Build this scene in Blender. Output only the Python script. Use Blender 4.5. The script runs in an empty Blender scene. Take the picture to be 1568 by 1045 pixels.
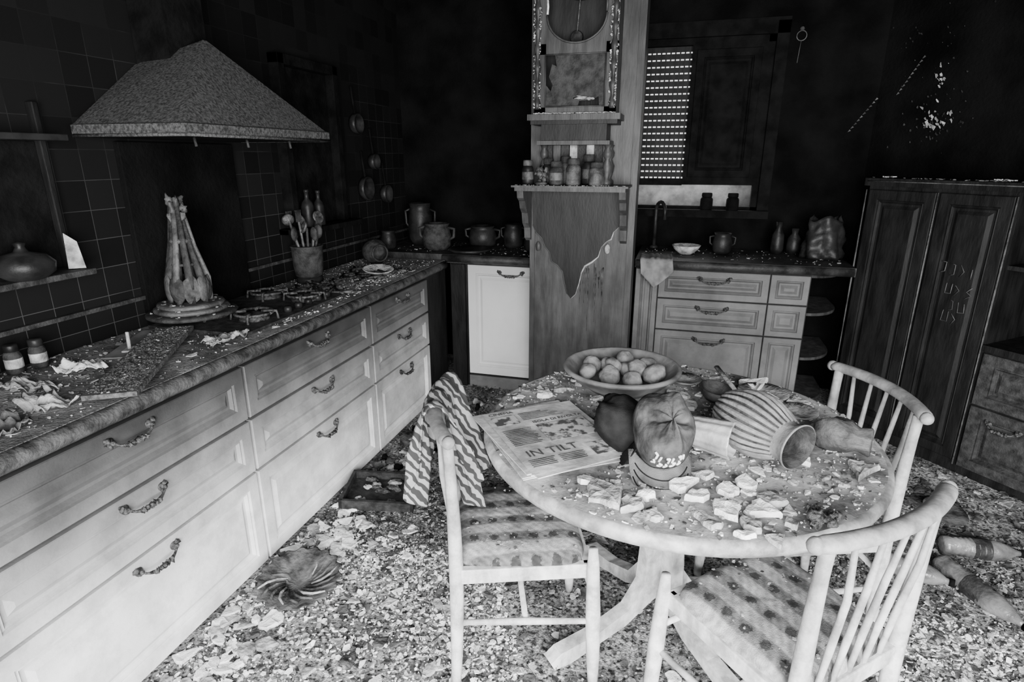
import bpy, bmesh, math, random
from mathutils import Vector, Matrix, Euler, noise
random.seed(7)
R=random.random
def U(a,b): return a+(b-a)*R()
scene=bpy.context.scene

# ---------------------------------------------------------------- materials
MATS={}
def mat(name,c1,c2=None,rough=.8,scale=8,bump=.2,detail=6,metal=0,spec=.3,pos=(.35,.65),
        zgrad=None,stripes=None,trans=0,bscale=None,bdist=.01,coords='pos',stretch=None,spots=None,ash=None,zpow=1):
    """grey two tone noise material. zgrad=(z0,m0,z1,m1): soot multiplier by height."""
    m=bpy.data.materials.new(name); m.use_nodes=True
    nt=m.node_tree; N=nt.nodes; L=nt.links
    b=N['Principled BSDF']
    b.inputs['Roughness'].default_value=rough; b.inputs['Metallic'].default_value=metal
    b.inputs['Specular IOR Level'].default_value=spec
    if trans: b.inputs['Transmission Weight'].default_value=trans
    if coords=='pos':
        v=N.new('ShaderNodeNewGeometry').outputs['Position']
    else:
        v=N.new('ShaderNodeTexCoord').outputs['Object']
    vv=v
    if stretch:
        mp=N.new('ShaderNodeMapping'); mp.inputs['Scale'].default_value=stretch
        L.new(v,mp.inputs['Vector']); vv=mp.outputs['Vector']
    if c2 is None: c2=c1*1.3
    n=N.new('ShaderNodeTexNoise'); n.inputs['Scale'].default_value=scale; n.inputs['Detail'].default_value=detail
    L.new(vv,n.inputs['Vector'])
    r=N.new('ShaderNodeValToRGB')
    r.color_ramp.elements[0].position=pos[0]; r.color_ramp.elements[0].color=(c1,c1,c1,1)
    r.color_ramp.elements[1].position=pos[1]; r.color_ramp.elements[1].color=(c2,c2,c2,1)
    L.new(n.outputs['Fac'],r.inputs['Fac'])
    col=r.outputs['Color']
    def mul(a,bsock):
        x=N.new('ShaderNodeMix'); x.data_type='RGBA'; x.blend_type='MULTIPLY'; x.inputs[0].default_value=1
        L.new(a,x.inputs[6]); L.new(bsock,x.inputs[7]); return x.outputs[2]
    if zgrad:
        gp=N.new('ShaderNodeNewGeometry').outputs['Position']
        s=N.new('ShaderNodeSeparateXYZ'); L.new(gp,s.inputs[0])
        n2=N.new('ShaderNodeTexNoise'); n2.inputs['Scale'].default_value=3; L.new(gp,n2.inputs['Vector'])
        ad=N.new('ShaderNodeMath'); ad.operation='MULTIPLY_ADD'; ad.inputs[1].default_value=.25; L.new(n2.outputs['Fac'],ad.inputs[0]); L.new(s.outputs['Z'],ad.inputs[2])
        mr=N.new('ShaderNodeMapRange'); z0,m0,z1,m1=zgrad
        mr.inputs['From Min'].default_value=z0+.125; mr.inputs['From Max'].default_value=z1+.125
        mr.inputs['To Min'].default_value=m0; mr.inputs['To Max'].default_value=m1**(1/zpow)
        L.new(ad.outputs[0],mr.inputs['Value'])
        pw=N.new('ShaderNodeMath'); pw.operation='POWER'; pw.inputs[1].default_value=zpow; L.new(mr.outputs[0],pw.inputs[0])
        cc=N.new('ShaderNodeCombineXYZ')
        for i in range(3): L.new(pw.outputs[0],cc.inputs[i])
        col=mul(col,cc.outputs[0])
    if stripes:
        ax,fr,lo,sharp=stripes
        s=N.new('ShaderNodeSeparateXYZ'); L.new(v,s.inputs[0])
        m1=N.new('ShaderNodeMath'); m1.operation='MULTIPLY'; m1.inputs[1].default_value=fr; L.new(s.outputs[ax],m1.inputs[0])
        m2=N.new('ShaderNodeMath'); m2.operation='SINE'; L.new(m1.outputs[0],m2.inputs[0])
        mr=N.new('ShaderNodeMapRange'); mr.inputs['From Min'].default_value=-sharp; mr.inputs['From Max'].default_value=sharp
        mr.inputs['To Min'].default_value=lo; mr.inputs['To Max'].default_value=1
        L.new(m2.outputs[0],mr.inputs['Value'])
        cc=N.new('ShaderNodeCombineXYZ')
        for i in range(3): L.new(mr.outputs[0],cc.inputs[i])
        col=mul(col,cc.outputs[0])
        if spots:
            mp=N.new('ShaderNodeMapping'); mp.inputs['Scale'].default_value=(spots,fr/6.2832*1.0,0); mp.inputs['Location'].default_value=(0,-.75+.5,0)
            L.new(v,mp.inputs['Vector'])
            fr_=N.new('ShaderNodeVectorMath'); fr_.operation='FRACTION'; L.new(mp.outputs[0],fr_.inputs[0])
            sb=N.new('ShaderNodeVectorMath'); sb.operation='SUBTRACT'; sb.inputs[1].default_value=(.5,.5,0); L.new(fr_.outputs[0],sb.inputs[0])
            ml=N.new('ShaderNodeVectorMath'); ml.operation='MULTIPLY'; ml.inputs[1].default_value=(1,spots/(fr/6.2832)*1.1,0); L.new(sb.outputs[0],ml.inputs[0])
            ln=N.new('ShaderNodeVectorMath'); ln.operation='LENGTH'; L.new(ml.outputs[0],ln.inputs[0])
            g=N.new('ShaderNodeTexNoise'); g.inputs['Scale'].default_value=140; L.new(v,g.inputs['Vector'])
            a2=N.new('ShaderNodeMath'); a2.operation='MULTIPLY_ADD'; a2.inputs[1].default_value=.35; L.new(g.outputs['Fac'],a2.inputs[0]); L.new(ln.outputs['Value'],a2.inputs[2])
            rr=N.new('ShaderNodeValToRGB'); e=rr.color_ramp.elements
            e[0].position=.38; e[0].color=(.30,.30,.30,1); e[1].position=.46; e[1].color=(1,1,1,1)
            L.new(a2.outputs[0],rr.inputs['Fac']); col=mul(col,rr.outputs['Color'])
            wv=N.new('ShaderNodeTexWave'); wv.inputs['Scale'].default_value=22; wv.bands_direction='DIAGONAL'; wv.inputs['Distortion'].default_value=2
            L.new(v,wv.inputs['Vector']); r4=N.new('ShaderNodeValToRGB'); r4.color_ramp.elements[0].color=(.75,.75,.75,1); r4.color_ramp.elements[1].color=(1,1,1,1)
            L.new(wv.outputs['Fac'],r4.inputs['Fac']); col=mul(col,r4.outputs['Color'])
    if ash:
        n3=N.new('ShaderNodeTexNoise'); n3.inputs['Scale'].default_value=ash[0]; n3.inputs['Detail'].default_value=8; n3.inputs['Roughness'].default_value=.7
        L.new(N.new('ShaderNodeNewGeometry').outputs['Position'],n3.inputs['Vector'])
        r3=N.new('ShaderNodeValToRGB'); r3.color_ramp.elements[0].position=.38; r3.color_ramp.elements[0].color=(ash[1],)*3+(1,)
        r3.color_ramp.elements[1].position=.58; r3.color_ramp.elements[1].color=(1,1,1,1)
        L.new(n3.outputs['Fac'],r3.inputs['Fac']); col=mul(col,r3.outputs['Color'])
    L.new(col,b.inputs['Base Color'])
    if bump:
        nb=N.new('ShaderNodeTexNoise'); nb.inputs['Scale'].default_value=bscale or scale*4; nb.inputs['Detail'].default_value=5
        L.new(vv,nb.inputs['Vector'])
        bp=N.new('ShaderNodeBump'); bp.inputs['Strength'].default_value=bump; bp.inputs['Distance'].default_value=bdist
        L.new(nb.outputs['Fac'],bp.inputs['Height']); L.new(bp.outputs['Normal'],b.inputs['Normal'])
    MATS[name]=m; return m

def tile_mat():
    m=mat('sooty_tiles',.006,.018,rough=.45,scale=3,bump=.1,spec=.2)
    nt=m.node_tree;N=nt.nodes;L=nt.links
    g=N.new('ShaderNodeNewGeometry'); s=N.new('ShaderNodeSeparateXYZ'); L.new(g.outputs['Position'],s.inputs[0])
    c=N.new('ShaderNodeCombineXYZ'); L.new(s.outputs['Y'],c.inputs[0]); L.new(s.outputs['Z'],c.inputs[1])
    br=N.new('ShaderNodeTexBrick'); br.offset=0; br.inputs['Scale'].default_value=1
    br.inputs['Brick Width'].default_value=.105; br.inputs['Row Height'].default_value=.105
    br.inputs['Mortar Size'].default_value=.0014; br.inputs['Mortar Smooth'].default_value=.2
    br.inputs['Color1'].default_value=(.004,.004,.004,1); br.inputs['Color2'].default_value=(.008,.008,.008,1)
    n=N.new('ShaderNodeTexNoise'); n.inputs['Scale'].default_value=2.2; n.inputs['Detail'].default_value=6; L.new(g.outputs['Position'],n.inputs['Vector'])
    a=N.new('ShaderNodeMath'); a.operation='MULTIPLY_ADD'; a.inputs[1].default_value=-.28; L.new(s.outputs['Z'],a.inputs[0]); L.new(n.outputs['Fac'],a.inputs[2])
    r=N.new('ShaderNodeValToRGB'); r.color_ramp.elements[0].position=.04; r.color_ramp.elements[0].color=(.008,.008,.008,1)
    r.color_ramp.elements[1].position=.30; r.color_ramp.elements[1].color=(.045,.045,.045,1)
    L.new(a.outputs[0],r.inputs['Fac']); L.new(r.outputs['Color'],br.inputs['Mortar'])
    L.new(c.outputs[0],br.inputs['Vector'])
    L.new(br.outputs['Color'],N['Principled BSDF'].inputs['Base Color'])
    return m
TILE=tile_mat()
SOOTW=mat('sooty_plaster',.0015,.005,rough=.9,scale=4,bump=.5,bscale=60,spec=.04)
BLACK=mat('charred_black',.002,.006,rough=.85,scale=12,bump=.5,spec=.06)
DARKW=mat('charred_wood',.003,.010,rough=.6,scale=6,bump=.25,stretch=(4,4,1),spec=.15)
DARKG=mat('dark_ceramic',.005,.018,rough=.45,scale=14,bump=.15,spec=.2)
SOOTC=mat('soot_coated',.012,.04,rough=.7,scale=30,bump=.4,spec=.2)
EDGE=mat('worn_pale_edge',.10,.75,rough=.7,scale=30,bump=.3)
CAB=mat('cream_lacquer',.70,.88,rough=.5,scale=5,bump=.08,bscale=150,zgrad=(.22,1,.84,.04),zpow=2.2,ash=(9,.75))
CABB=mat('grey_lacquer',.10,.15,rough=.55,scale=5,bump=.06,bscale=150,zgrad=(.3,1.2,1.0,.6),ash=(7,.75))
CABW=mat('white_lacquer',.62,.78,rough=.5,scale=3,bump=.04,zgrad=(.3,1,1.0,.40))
CTOP=mat('dusty_worktop',.09,.28,rough=.85,scale=5,bump=.9,bscale=120,pos=(.36,.68),ash=(22,.5),spec=.15)
CEDGE=mat('worktop_nosing',.015,.07,rough=.5,scale=25,bump=.5)
CTOPD=mat('burnt_worktop',.006,.035,rough=.6,scale=12,bump=.4)
IRON=mat('blackened_iron',.012,.11,rough=.4,scale=90,bump=.5,metal=.3)
STEEL=mat('sooty_steel',.02,.10,rough=.45,scale=40,bump=.4,metal=.2)
HOOD=mat('dusty_hood_metal',.018,.075,rough=.7,scale=110,bump=.6,bscale=220,bdist=.004,spec=.25)
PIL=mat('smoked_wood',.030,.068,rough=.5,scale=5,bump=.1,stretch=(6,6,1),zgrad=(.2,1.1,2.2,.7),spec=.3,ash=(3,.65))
PILD=mat('smoke_dark_wood',.006,.014,rough=.5,scale=6,bump=.1,stretch=(4,4,1),spec=.2)
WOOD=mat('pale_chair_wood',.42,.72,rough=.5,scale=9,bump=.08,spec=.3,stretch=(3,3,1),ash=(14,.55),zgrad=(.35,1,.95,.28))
TOPM=mat('dusty_table_top',.10,.50,rough=.85,scale=9,bump=.5,bscale=120,bdist=.003,pos=(.3,.62),ash=(5,.35),spec=.15)
RIM=mat('table_rim_wood',.20,.55,rough=.5,scale=12,bump=.15,ash=(8,.35))
CHIP=mat('plaster_chips',.55,.95,rough=.95,scale=18,bump=.9,bscale=220,bdist=.004,spec=.1)
CHIPD=mat('ash_chips',.02,.12,rough=.95,scale=20,bump=.6,spec=.1)
CHIPM=mat('grey_chips',.14,.45,rough=.95,scale=25,bump=.6,spec=.1)
BOARD=mat('scorched_board',.04,.13,rough=.95,scale=60,bump=1,bscale=160,spec=.1)
FLOOR=mat('rubble_floor',.03,.6,rough=.95,scale=70,bump=1,bscale=140,bdist=.008,pos=(.36,.6),ash=(4,.25),spec=.1)
PAPER=mat('newsprint',.34,.56,rough=.95,scale=12,bump=.2,ash=(6,.65))
INK=mat('printing_ink',.02,.06,rough=.9,scale=30,bump=0)
PHOTO=mat('printed_picture',.05,.4,rough=.9,scale=34,bump=0,pos=(.45,.55))
CAPM=mat('cap_fabric',.022,.085,rough=.95,scale=18,bump=.9,bscale=40,bdist=.006,spec=.08,detail=10)
CAPD=mat('cap_fabric_dark',.005,.014,rough=.95,scale=25,bump=.5,bscale=300,bdist=.003,spec=.1)
CAPB=mat('cap_brim_fabric',.035,.11,rough=.95,scale=14,bump=.6,bscale=300,bdist=.003,spec=.08)
WHITE=mat('pale_thread',.55,.8,rough=.9,scale=30,bump=0)
POT=mat('stoneware_bowl',.09,.22,rough=.5,scale=14,bump=.2)
FRUIT=mat('dusty_fruit',.10,.26,rough=.8,scale=30,bump=.3)
VASE=mat('ribbed_vase_clay',.10,.22,rough=.4,scale=20,bump=.3)
VASED=mat('vase_painted_shade',.015,.05,rough=.6,scale=30,bump=.3)  # shade painted into the vase grooves and mouth, where frontal light leaves none
GLASS=mat('grimy_glass',.3,.7,rough=.2,scale=14,bump=.3,trans=.4,spec=.6)
CLAY=mat('burnt_clay',.025,.085,rough=.55,scale=20,bump=.4)
PLAST=mat('dirty_plastic',.08,.26,rough=.22,scale=14,bump=.4,trans=.3,spec=.6)
CLOTH=mat('patterned_towel',.45,.7,rough=.95,scale=20,bump=.4,bscale=260,bdist=.003)
CLOTHG=mat('grey_cloth',.08,.2,rough=.95,scale=14,bump=.4,bscale=260,bdist=.003)
SEAT=mat('seat_fabric',.28,.44,rough=.95,scale=60,bump=.5,bscale=300,bdist=.004,coords='obj',stripes=(1,75,.48,.2),spots=17,ash=(6,.45),spec=.1)
LEAD=mat('silver_dust',.16,.45,rough=.5,scale=30,bump=.4)
PARTW=mat('sooty_ceiling',.0015,.003,rough=.95,scale=4,bump=.2,spec=.05)
EXTW=mat('exterior_render',.25,.75,rough=.95,scale=5,bump=.3,ash=(9,.6))

def towel_pattern():
    nt=CLOTH.node_tree;N=nt.nodes;L=nt.links
    g=N.new('ShaderNodeNewGeometry')
    w=N.new('ShaderNodeTexWave'); w.wave_type='BANDS'; w.bands_direction='DIAGONAL'; w.inputs['Scale'].default_value=15
    w.inputs['Distortion'].default_value=5; w.inputs['Detail'].default_value=1; w.inputs['Detail Scale'].default_value=1.8
    L.new(g.outputs['Position'],w.inputs['Vector'])
    r=N.new('ShaderNodeValToRGB'); r.color_ramp.elements[0].position=.42; r.color_ramp.elements[0].color=(.03,.03,.03,1)
    r.color_ramp.elements[1].position=.58; r.color_ramp.elements[1].color=(.26,.26,.26,1)
    L.new(w.outputs['Fac'],r.inputs['Fac']); L.new(r.outputs['Color'],N['Principled BSDF'].inputs['Base Color'])
towel_pattern()

# ---------------------------------------------------------------- mesh builder
def Tm(loc=(0,0,0),rot=(0,0,0),sc=(1,1,1)):
    return Matrix.Translation(loc)@Euler(rot).to_matrix().to_4x4()@Matrix.Diagonal((*sc,1))
def frame(o,x,y,z):
    m=Matrix.Identity(4)
    for i,a in enumerate((x,y,z)):
        for j in range(3): m[j][i]=a[j]
    for j in range(3): m[j][3]=o[j]
    return m
def axisT(p0,p1):
    p0=Vector(p0); d=(Vector(p1)-p0).normalized()
    q=d.to_track_quat('Z','Y'); return Matrix.Translation(p0)@q.to_matrix().to_4x4()
class M:
    def __init__(s): s.v=[];s.f=[];s.m=[];s.sm=[];s.ml=[]
    def mi(s,m):
        if m not in s.ml: s.ml.append(m)
        return s.ml.index(m)
    def add(s,vs,fs,m,smooth=False,T=None):
        o=len(s.v); k=s.mi(m)
        if T is not None: vs=[T@Vector(v) for v in vs]
        s.v.extend([tuple(v) for v in vs])
        for f in fs: s.f.append([i+o for i in f]); s.m.append(k); s.sm.append(smooth)
    def box(s,lo,hi,m,T=None):
        x0,y0,z0=lo;x1,y1,z1=hi
        vs=[(x0,y0,z0),(x1,y0,z0),(x1,y1,z0),(x0,y1,z0),(x0,y0,z1),(x1,y0,z1),(x1,y1,z1),(x0,y1,z1)]
        s.add(vs,[(0,3,2,1),(4,5,6,7),(0,1,5,4),(1,2,6,5),(2,3,7,6),(3,0,4,7)],m,False,T)
    def lathe(s,prof,m,T=None,seg=28,flute=0,fn=0,smooth=True,wob=0,caps=True,m2=None):
        vs=[];fs=[];fs2=[]
        n=len(prof)
        sd=R()*10
        for r,z in prof:
            for i in range(seg):
                a=2*math.pi*i/seg
                rr=r*(1+flute*math.cos(fn*a)) if fn else r
                if wob: rr*=1+wob*noise.noise(Vector((math.cos(a)*1.5+sd,math.sin(a)*1.5,z*12)))
                vs.append((rr*math.cos(a),rr*math.sin(a),z))
        for j in range(n-1):
            for i in range(seg):
                k=(i+1)%seg
                f=(j*seg+i,j*seg+k,(j+1)*seg+k,(j+1)*seg+i)
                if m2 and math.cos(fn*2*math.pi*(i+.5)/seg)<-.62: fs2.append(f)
                else: fs.append(f)
        if caps and prof[0][0]>1e-4: fs.append(tuple(reversed(range(seg))))
        if caps and prof[-1][0]>1e-4: fs.append(tuple(range((n-1)*seg,n*seg)))
        o=len(s.v)
        s.add(vs,fs,m,smooth,T)
        if fs2:
            k2=s.mi(m2)
            for f in fs2: s.f.append([i+o for i in f]); s.m.append(k2); s.sm.append(smooth)
    def tube(s,pts,rad,m,seg=10,T=None,flat=1):
        pts=[Vector(p) for p in pts]; n=len(pts)
        if not hasattr(rad,'__len__'): rad=[rad]*n
        vs=[];fs=[]; up=None
        for i,p in enumerate(pts):
            d=(pts[min(i+1,n-1)]-pts[max(i-1,0)]).normalized()
            if up is None:
                up=Vector((0,0,1)) if abs(d.z)<.9 else Vector((0,1,0))
            x=d.cross(up).normalized(); y=x.cross(d).normalized(); up=y
            for k in range(seg):
                a=2*math.pi*k/seg
                vs.append(p+x*math.cos(a)*rad[i]+y*math.sin(a)*rad[i]*flat)
        for j in range(n-1):
            for i in range(seg):
                k=(i+1)%seg; fs.append((j*seg+i,j*seg+k,(j+1)*seg+k,(j+1)*seg+i))
        fs.append(tuple(reversed(range(seg)))); fs.append(tuple(range((n-1)*seg,n*seg)))
        s.add(vs,fs,m,True,T)
    def prism(s,poly,d,m,T=None,z0=0,smooth=False):
        n=len(poly); vs=[(x,y,z0) for x,y in poly]+[(x,y,z0+d) for x,y in poly]
        fs=[tuple(reversed(range(n))),tuple(range(n,2*n))]+[(i,(i+1)%n,n+(i+1)%n,n+i) for i in range(n)]
        s.add(vs,fs,m,smooth,T)
    def grid(s,fn,nu,nv,m,T=None,closeu=False):
        vs=[fn(i/(nu-(0 if closeu else 1)),j/(nv-1)) for j in range(nv) for i in range(nu)]
        fs=[]
        for j in range(nv-1):
            for i in range(nu if closeu else nu-1):
                k=(i+1)%nu; fs.append((j*nu+i,j*nu+k,(j+1)*nu+k,(j+1)*nu+i))
        s.add(vs,fs,m,True,T)
    def blob(s,c,r,m,seg=12,wob=.15,rot=(0,0,0),rings=8):
        vs=[];fs=[];sd=R()*50
        if not hasattr(r,'__len__'): r=(r,r,r)
        for j in range(rings+1):
            t=math.pi*j/rings
            for i in range(seg):
                a=2*math.pi*i/seg
                p=Vector((math.sin(t)*math.cos(a),math.sin(t)*math.sin(a),-math.cos(t)))
                k=1+wob*noise.noise(p*1.6+Vector((sd,0,0)))*2
                vs.append((p.x*r[0]*k,p.y*r[1]*k,p.z*r[2]*k))
        for j in range(rings):
            for i in range(seg):
                k=(i+1)%seg; fs.append((j*seg+i,j*seg+k,(j+1)*seg+k,(j+1)*seg+i))
        s.add(vs,fs,m,True,Tm(c,rot))
    def chip(s,c,r,th,m,tilt=.3,n=None):
        n=n or random.choice((3,4,5,5,6)); a0=R()*6.28
        cr=[]; asp=U(.55,1)
        for i in range(n):
            a=a0+6.283*i/n+U(-.35,.35); rr=r*U(.55,1.2); cr.append((math.cos(a)*rr,math.sin(a)*rr*asp))
        T=Tm(c,(U(-tilt,tilt),U(-tilt,tilt),R()*6.28))
        s.prism(cr,th,m,T)
    def chunk(s,x,y,r,h,mt,z,tilt=.2):
        n=random.choice((9,11,13)); a0=R()*6; k=random.choice((3,4,5)); asp=U(.6,1)
        sd=R()*40
        rings=((1,0),(1.0,h*.7),(.9,h),(.5,h))
        vs=[];rad=[]
        for i in range(n):
            a=6.283*i/n
            poly=1/max(.55,math.cos(((a*k/6.283)%1-.5)*6.283/k))*.8
            rad.append(r*poly*U(.8,1.12))
        for q,zz in rings:
            for i in range(n):
                a=6.283*i/n; rr=rad[i]*q
                px,py=math.cos(a)*rr,math.sin(a)*rr*asp
                vs.append((px,py,zz+(h*.5*noise.noise(Vector((px*60+sd,py*60,sd))) if zz>h*.9 else 0)))
        vs.append((0,0,h*U(.8,1.2)))
        fs=[tuple(reversed(range(n)))]
        for j in range(3):
            for i in range(n): fs.append((j*n+i,j*n+(i+1)%n,(j+1)*n+(i+1)%n,(j+1)*n+i))
        for i in range(n): fs.append((3*n+i,3*n+(i+1)%n,4*n))
        s.add(vs,fs,mt,False,Tm((x,y,z+r*.08),(U(-tilt,tilt),U(-tilt,tilt),a0)))
    def panel(s,o,u,v,nn,w,h,m,th=.02,ins=.045,m2=None):
        o=Vector(o);u=Vector(u);v=Vector(v);nn=Vector(nn)
        loops=[(0,0),(0,th-.003),(.003,th),(ins,th),(ins+.004,th-.008),(ins+.010,th-.005),(ins+.018,th-.016),(ins+.028,th-.016),(ins+.045,th-.006)]
        vs=[]
        for i,d in loops:
            for a,b in ((i,i),(w-i,i),(w-i,h-i),(i,h-i)): vs.append(o+u*a+v*b+nn*d)
        fs=[]
        for j in range(len(loops)-1):
            for k in range(4): fs.append((j*4+k,j*4+(k+1)%4,j*4+4+(k+1)%4,j*4+4+k))
        q=(len(loops)-1)*4; fs.append((q,q+1,q+2,q+3))
        s.add(vs,fs,m)
    def handle(s,c,u,nn,w=.12,m=None,sc=1):
        m=m or IRON; c=Vector(c);u=Vector(u);nn=Vector(nn);z=Vector((0,0,1))
        for sg in (-1,1):
            e=c+u*sg*w/2
            s.lathe([(.013,0),(.014,.003),(.009,.006),(.006,.012),(.007,.018),(.001,.022)],m,axisT(e,e+nn),seg=12)
            s.blob(e+u*sg*.010+z*.007+nn*.004,(.009,.010,.009),m,8,.4,rings=5)
            s.blob(e-z*.008+nn*.004,(.007,.007,.009),m,8,.4,rings=5)
        pts=[]
        for i in range(15):
            t=i/14*2-1
            pts.append(c+u*t*w/2+nn*(.016+.012*math.cos(t*1.57))-z*(.020*(1-t**4)))
        s.tube(pts,[.0038+.0045*math.exp(-((i-7)/1.6)**2)+.0022*math.exp(-((i-3.2)/1)**2)+.0022*math.exp(-((i-10.8)/1)**2) for i in range(15)],m,8)
        for k in (-.028,-.014,0,.014,.028): s.blob(c+u*k+nn*.028-z*.020,(.009,.007,.0085),m,8,.5,rings=5)
    def build(s,name,bevel=0,parent=None,T=None,solid=0,sub=0,local=False):
        vs=[Vector(v) for v in s.v]
        if local: org=Vector((0,0,0))
        else:
            xs=[v.x for v in vs];ys=[v.y for v in vs];zs=[v.z for v in vs]
            org=Vector(((min(xs)+max(xs))/2,(min(ys)+max(ys))/2,min(zs)))
        me=bpy.data.meshes.new(name); me.from_pydata([v-org for v in vs],[],s.f)
        for m in s.ml: me.materials.append(m)
        me.polygons.foreach_set('material_index',s.m); me.polygons.foreach_set('use_smooth',s.sm)
        me.update()
        ob=bpy.data.objects.new(name,me); ob.location=org; scene.collection.objects.link(ob)
        if parent: ob.parent=parent
        if solid:
            d=ob.modifiers.new('s','SOLIDIFY'); d.thickness=solid; d.offset=0
        if bevel:
            d=ob.modifiers.new('b','BEVEL'); d.width=bevel; d.segments=2; d.limit_method='ANGLE'; d.angle_limit=.7
        if sub:
            d=ob.modifiers.new('u','SUBSURF'); d.levels=sub; d.render_levels=sub
        return ob
    def text(s,txt,size,m,T,ext=.0004):
        cu=bpy.data.curves.new('t','FONT'); cu.body=txt; cu.size=size; cu.extrude=ext; cu.resolution_u=2
        ob=bpy.data.objects.new('t',cu); scene.collection.objects.link(ob)
        dg=bpy.context.evaluated_depsgraph_get(); me=bpy.data.meshes.new_from_object(ob.evaluated_get(dg))
        s.add([v.co.copy() for v in me.vertices],[tuple(p.vertices) for p in me.polygons],m,False,T)
        bpy.data.objects.remove(ob); bpy.data.curves.remove(cu); bpy.data.meshes.remove(me)

X=Vector((1,0,0));Y=Vector((0,1,0));Z=Vector((0,0,1))
LW=-2.05; BW=4.28; CH=2.7; FX=-1.49; BY=3.68; RW=2.9; RY=-.85

# ---------------------------------------------------------------- room shell
m=M(); m.box((LW-.1,RY-.1,-.1),(RW+.1,BW+.1,0),FLOOR); m.build('floor')
m=M(); m.box((LW-.1,RY-.1,CH),(RW+.1,BW+.1,CH+.1),PARTW); m.build('ceiling')
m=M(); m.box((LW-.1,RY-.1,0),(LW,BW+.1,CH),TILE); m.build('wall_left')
WX0,WX1,WZ0,WZ1=-.36,.49,1.21,2.27
m=M()
m.box((LW,BW,0),(WX0,BW+.1,CH),SOOTW); m.box((WX1,BW,0),(RW,BW+.1,CH),SOOTW)
m.box((WX0,BW,0),(WX1,BW+.1,WZ0),SOOTW); m.box((WX0,BW,WZ1),(WX1,BW+.1,CH),SOOTW)
m.build('wall_back')
m=M(); m.box((-1.2,5.0,-.1),(1.6,5.12,1.385),EXTW); m.build('wall_exterior')
DA=Vector((1.0,3.75,0)); DD=Vector((.65,-.76,0)); DN=Vector((-.76,-.65,0))
def dp(s,z,off=0): return DA+DD*s+DN*off+Z*z
m=M(); a=dp(-.40,0,-.42)
T=frame(a,DD,-DN,Z); m.box((0,0,0),(3.0,.1,CH),SOOTW,T); m.build('wall_diagonal')
m=M(); m.box((RW,RY-.1,0),(RW+.1,BW+.1,CH),SOOTW); m.build('wall_right')
m=M()
m.box((LW,RY-.1,0),(-.8,RY,CH),SOOTW); m.box((1.9,RY-.1,0),(RW,RY,CH),SOOTW)
m.box((-.8,RY-.1,2.1),(1.9,RY,CH),SOOTW); m.box((-.8,RY-.1,0),(1.9,RY,.2),SOOTW)
m.build('wall_front')
m=M()
for x in (-.8,.52,1.84): m.box((x,RY-.08,.2),(x+.06,RY-.02,2.1),DARKW)
m.box((-.8,RY-.08,.2),(1.9,RY-.02,.26),DARKW); m.box((-.8,RY-.08,2.04),(1.9,RY-.02,2.1),DARKW); m.build('window_2',.004)

m=M()
for (a,b,c,d) in ((WX0,WX0+.04,WZ0,WZ1),(WX1-.04,WX1,WZ0,WZ1),(WX0,WX1,WZ1-.04,WZ1),(WX0,WX1,WZ0,WZ0+.02)):
    m.box((a,BW+.01,c),(b,BW+.06,d),BLACK)
m.box((0.0,BW+.01,1.37),(.45,BW+.05,WZ1-.04),BLACK)
m.panel((.03,BW+.01,1.42),X,Z,-Y,.39,.78,BLACK,th=.015)
m.box((WX0+.04,BW+.012,1.365),(0.0,BW+.05,1.41),BLACK)
m.box((WX0-.07,BW-.02,WZ0-.05),(WX0,BW+.0,WZ1+.07),BLACK); m.box((WX1,BW-.02,WZ0-.05),(WX1+.07,BW,WZ1+.07),BLACK)
m.box((WX0-.07,BW-.02,WZ1),(WX1+.07,BW,WZ1+.09),BLACK)
m.box((WX0-.07,BW-.06,WZ0-.05),(WX1+.07,BW+.01,WZ0),BLACK)
z=1.41; pitch=.041
while z<WZ1-.05:
    m.box((WX0+.04,BW+.055,z+.009),(WX1-.04,BW+.067,z+pitch),DARKW)
    x=WX0+.04
    while x<0.02:
        m.box((x,BW+.057,z-.001),(x+.010,BW+.065,z+.010),DARKW); x+=.030
    z+=pitch
m.box((.0,BW+.055,1.38),(WX1-.04,BW+.067,1.45),BLACK)
m.build('window_1')

# ---------------------------------------------------------------- left base cabinets
def drawer_run(name):
    m=M()
    m.box((LW+.01,.45,.09),(FX,3.62,.84),DARKW)
    m.box((LW+.01,.45,.0),(FX-.03,3.62,.09),BLACK)
    units=[(.70,1.65),(1.65,2.58),(2.58,3.30)]
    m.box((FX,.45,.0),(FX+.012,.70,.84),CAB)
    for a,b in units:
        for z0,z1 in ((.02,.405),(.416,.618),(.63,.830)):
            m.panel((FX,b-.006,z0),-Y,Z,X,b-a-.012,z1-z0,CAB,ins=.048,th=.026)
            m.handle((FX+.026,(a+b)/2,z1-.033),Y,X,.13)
    m.box((FX,3.30,0),(FX+.015,3.62,.84),DARKW)
    return m.build(name)
drawer_run('drawer_cabinet')
TB=.93; fz=.957
m=M(); m.box((LW+.01,.45,.842),(FX+.015,BY-.06,.895),CTOP)
m.tube([(FX+.018,y/10,.868) for y in range(4,37)],.026,CEDGE,12)
m.build('kitchen_worktop')
m=M(); m.box((LW+.01,BY-.03,.875),(-.86,BW-.01,TB),CTOPD)
m.tube([(x,BY-.03,.905) for x in (-1.50,-1.2,-.87)],.025,CTOPD,10); m.build('kitchen_worktop')
m=M(); m.box((-.235,BY-.03,.905),(.98,BW-.01,fz-.002),CTOPD)
m.tube([(x,BY-.03,.93) for x in (-.23,.3,.97)],.025,CTOPD,10); m.build('kitchen_worktop')

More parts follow.
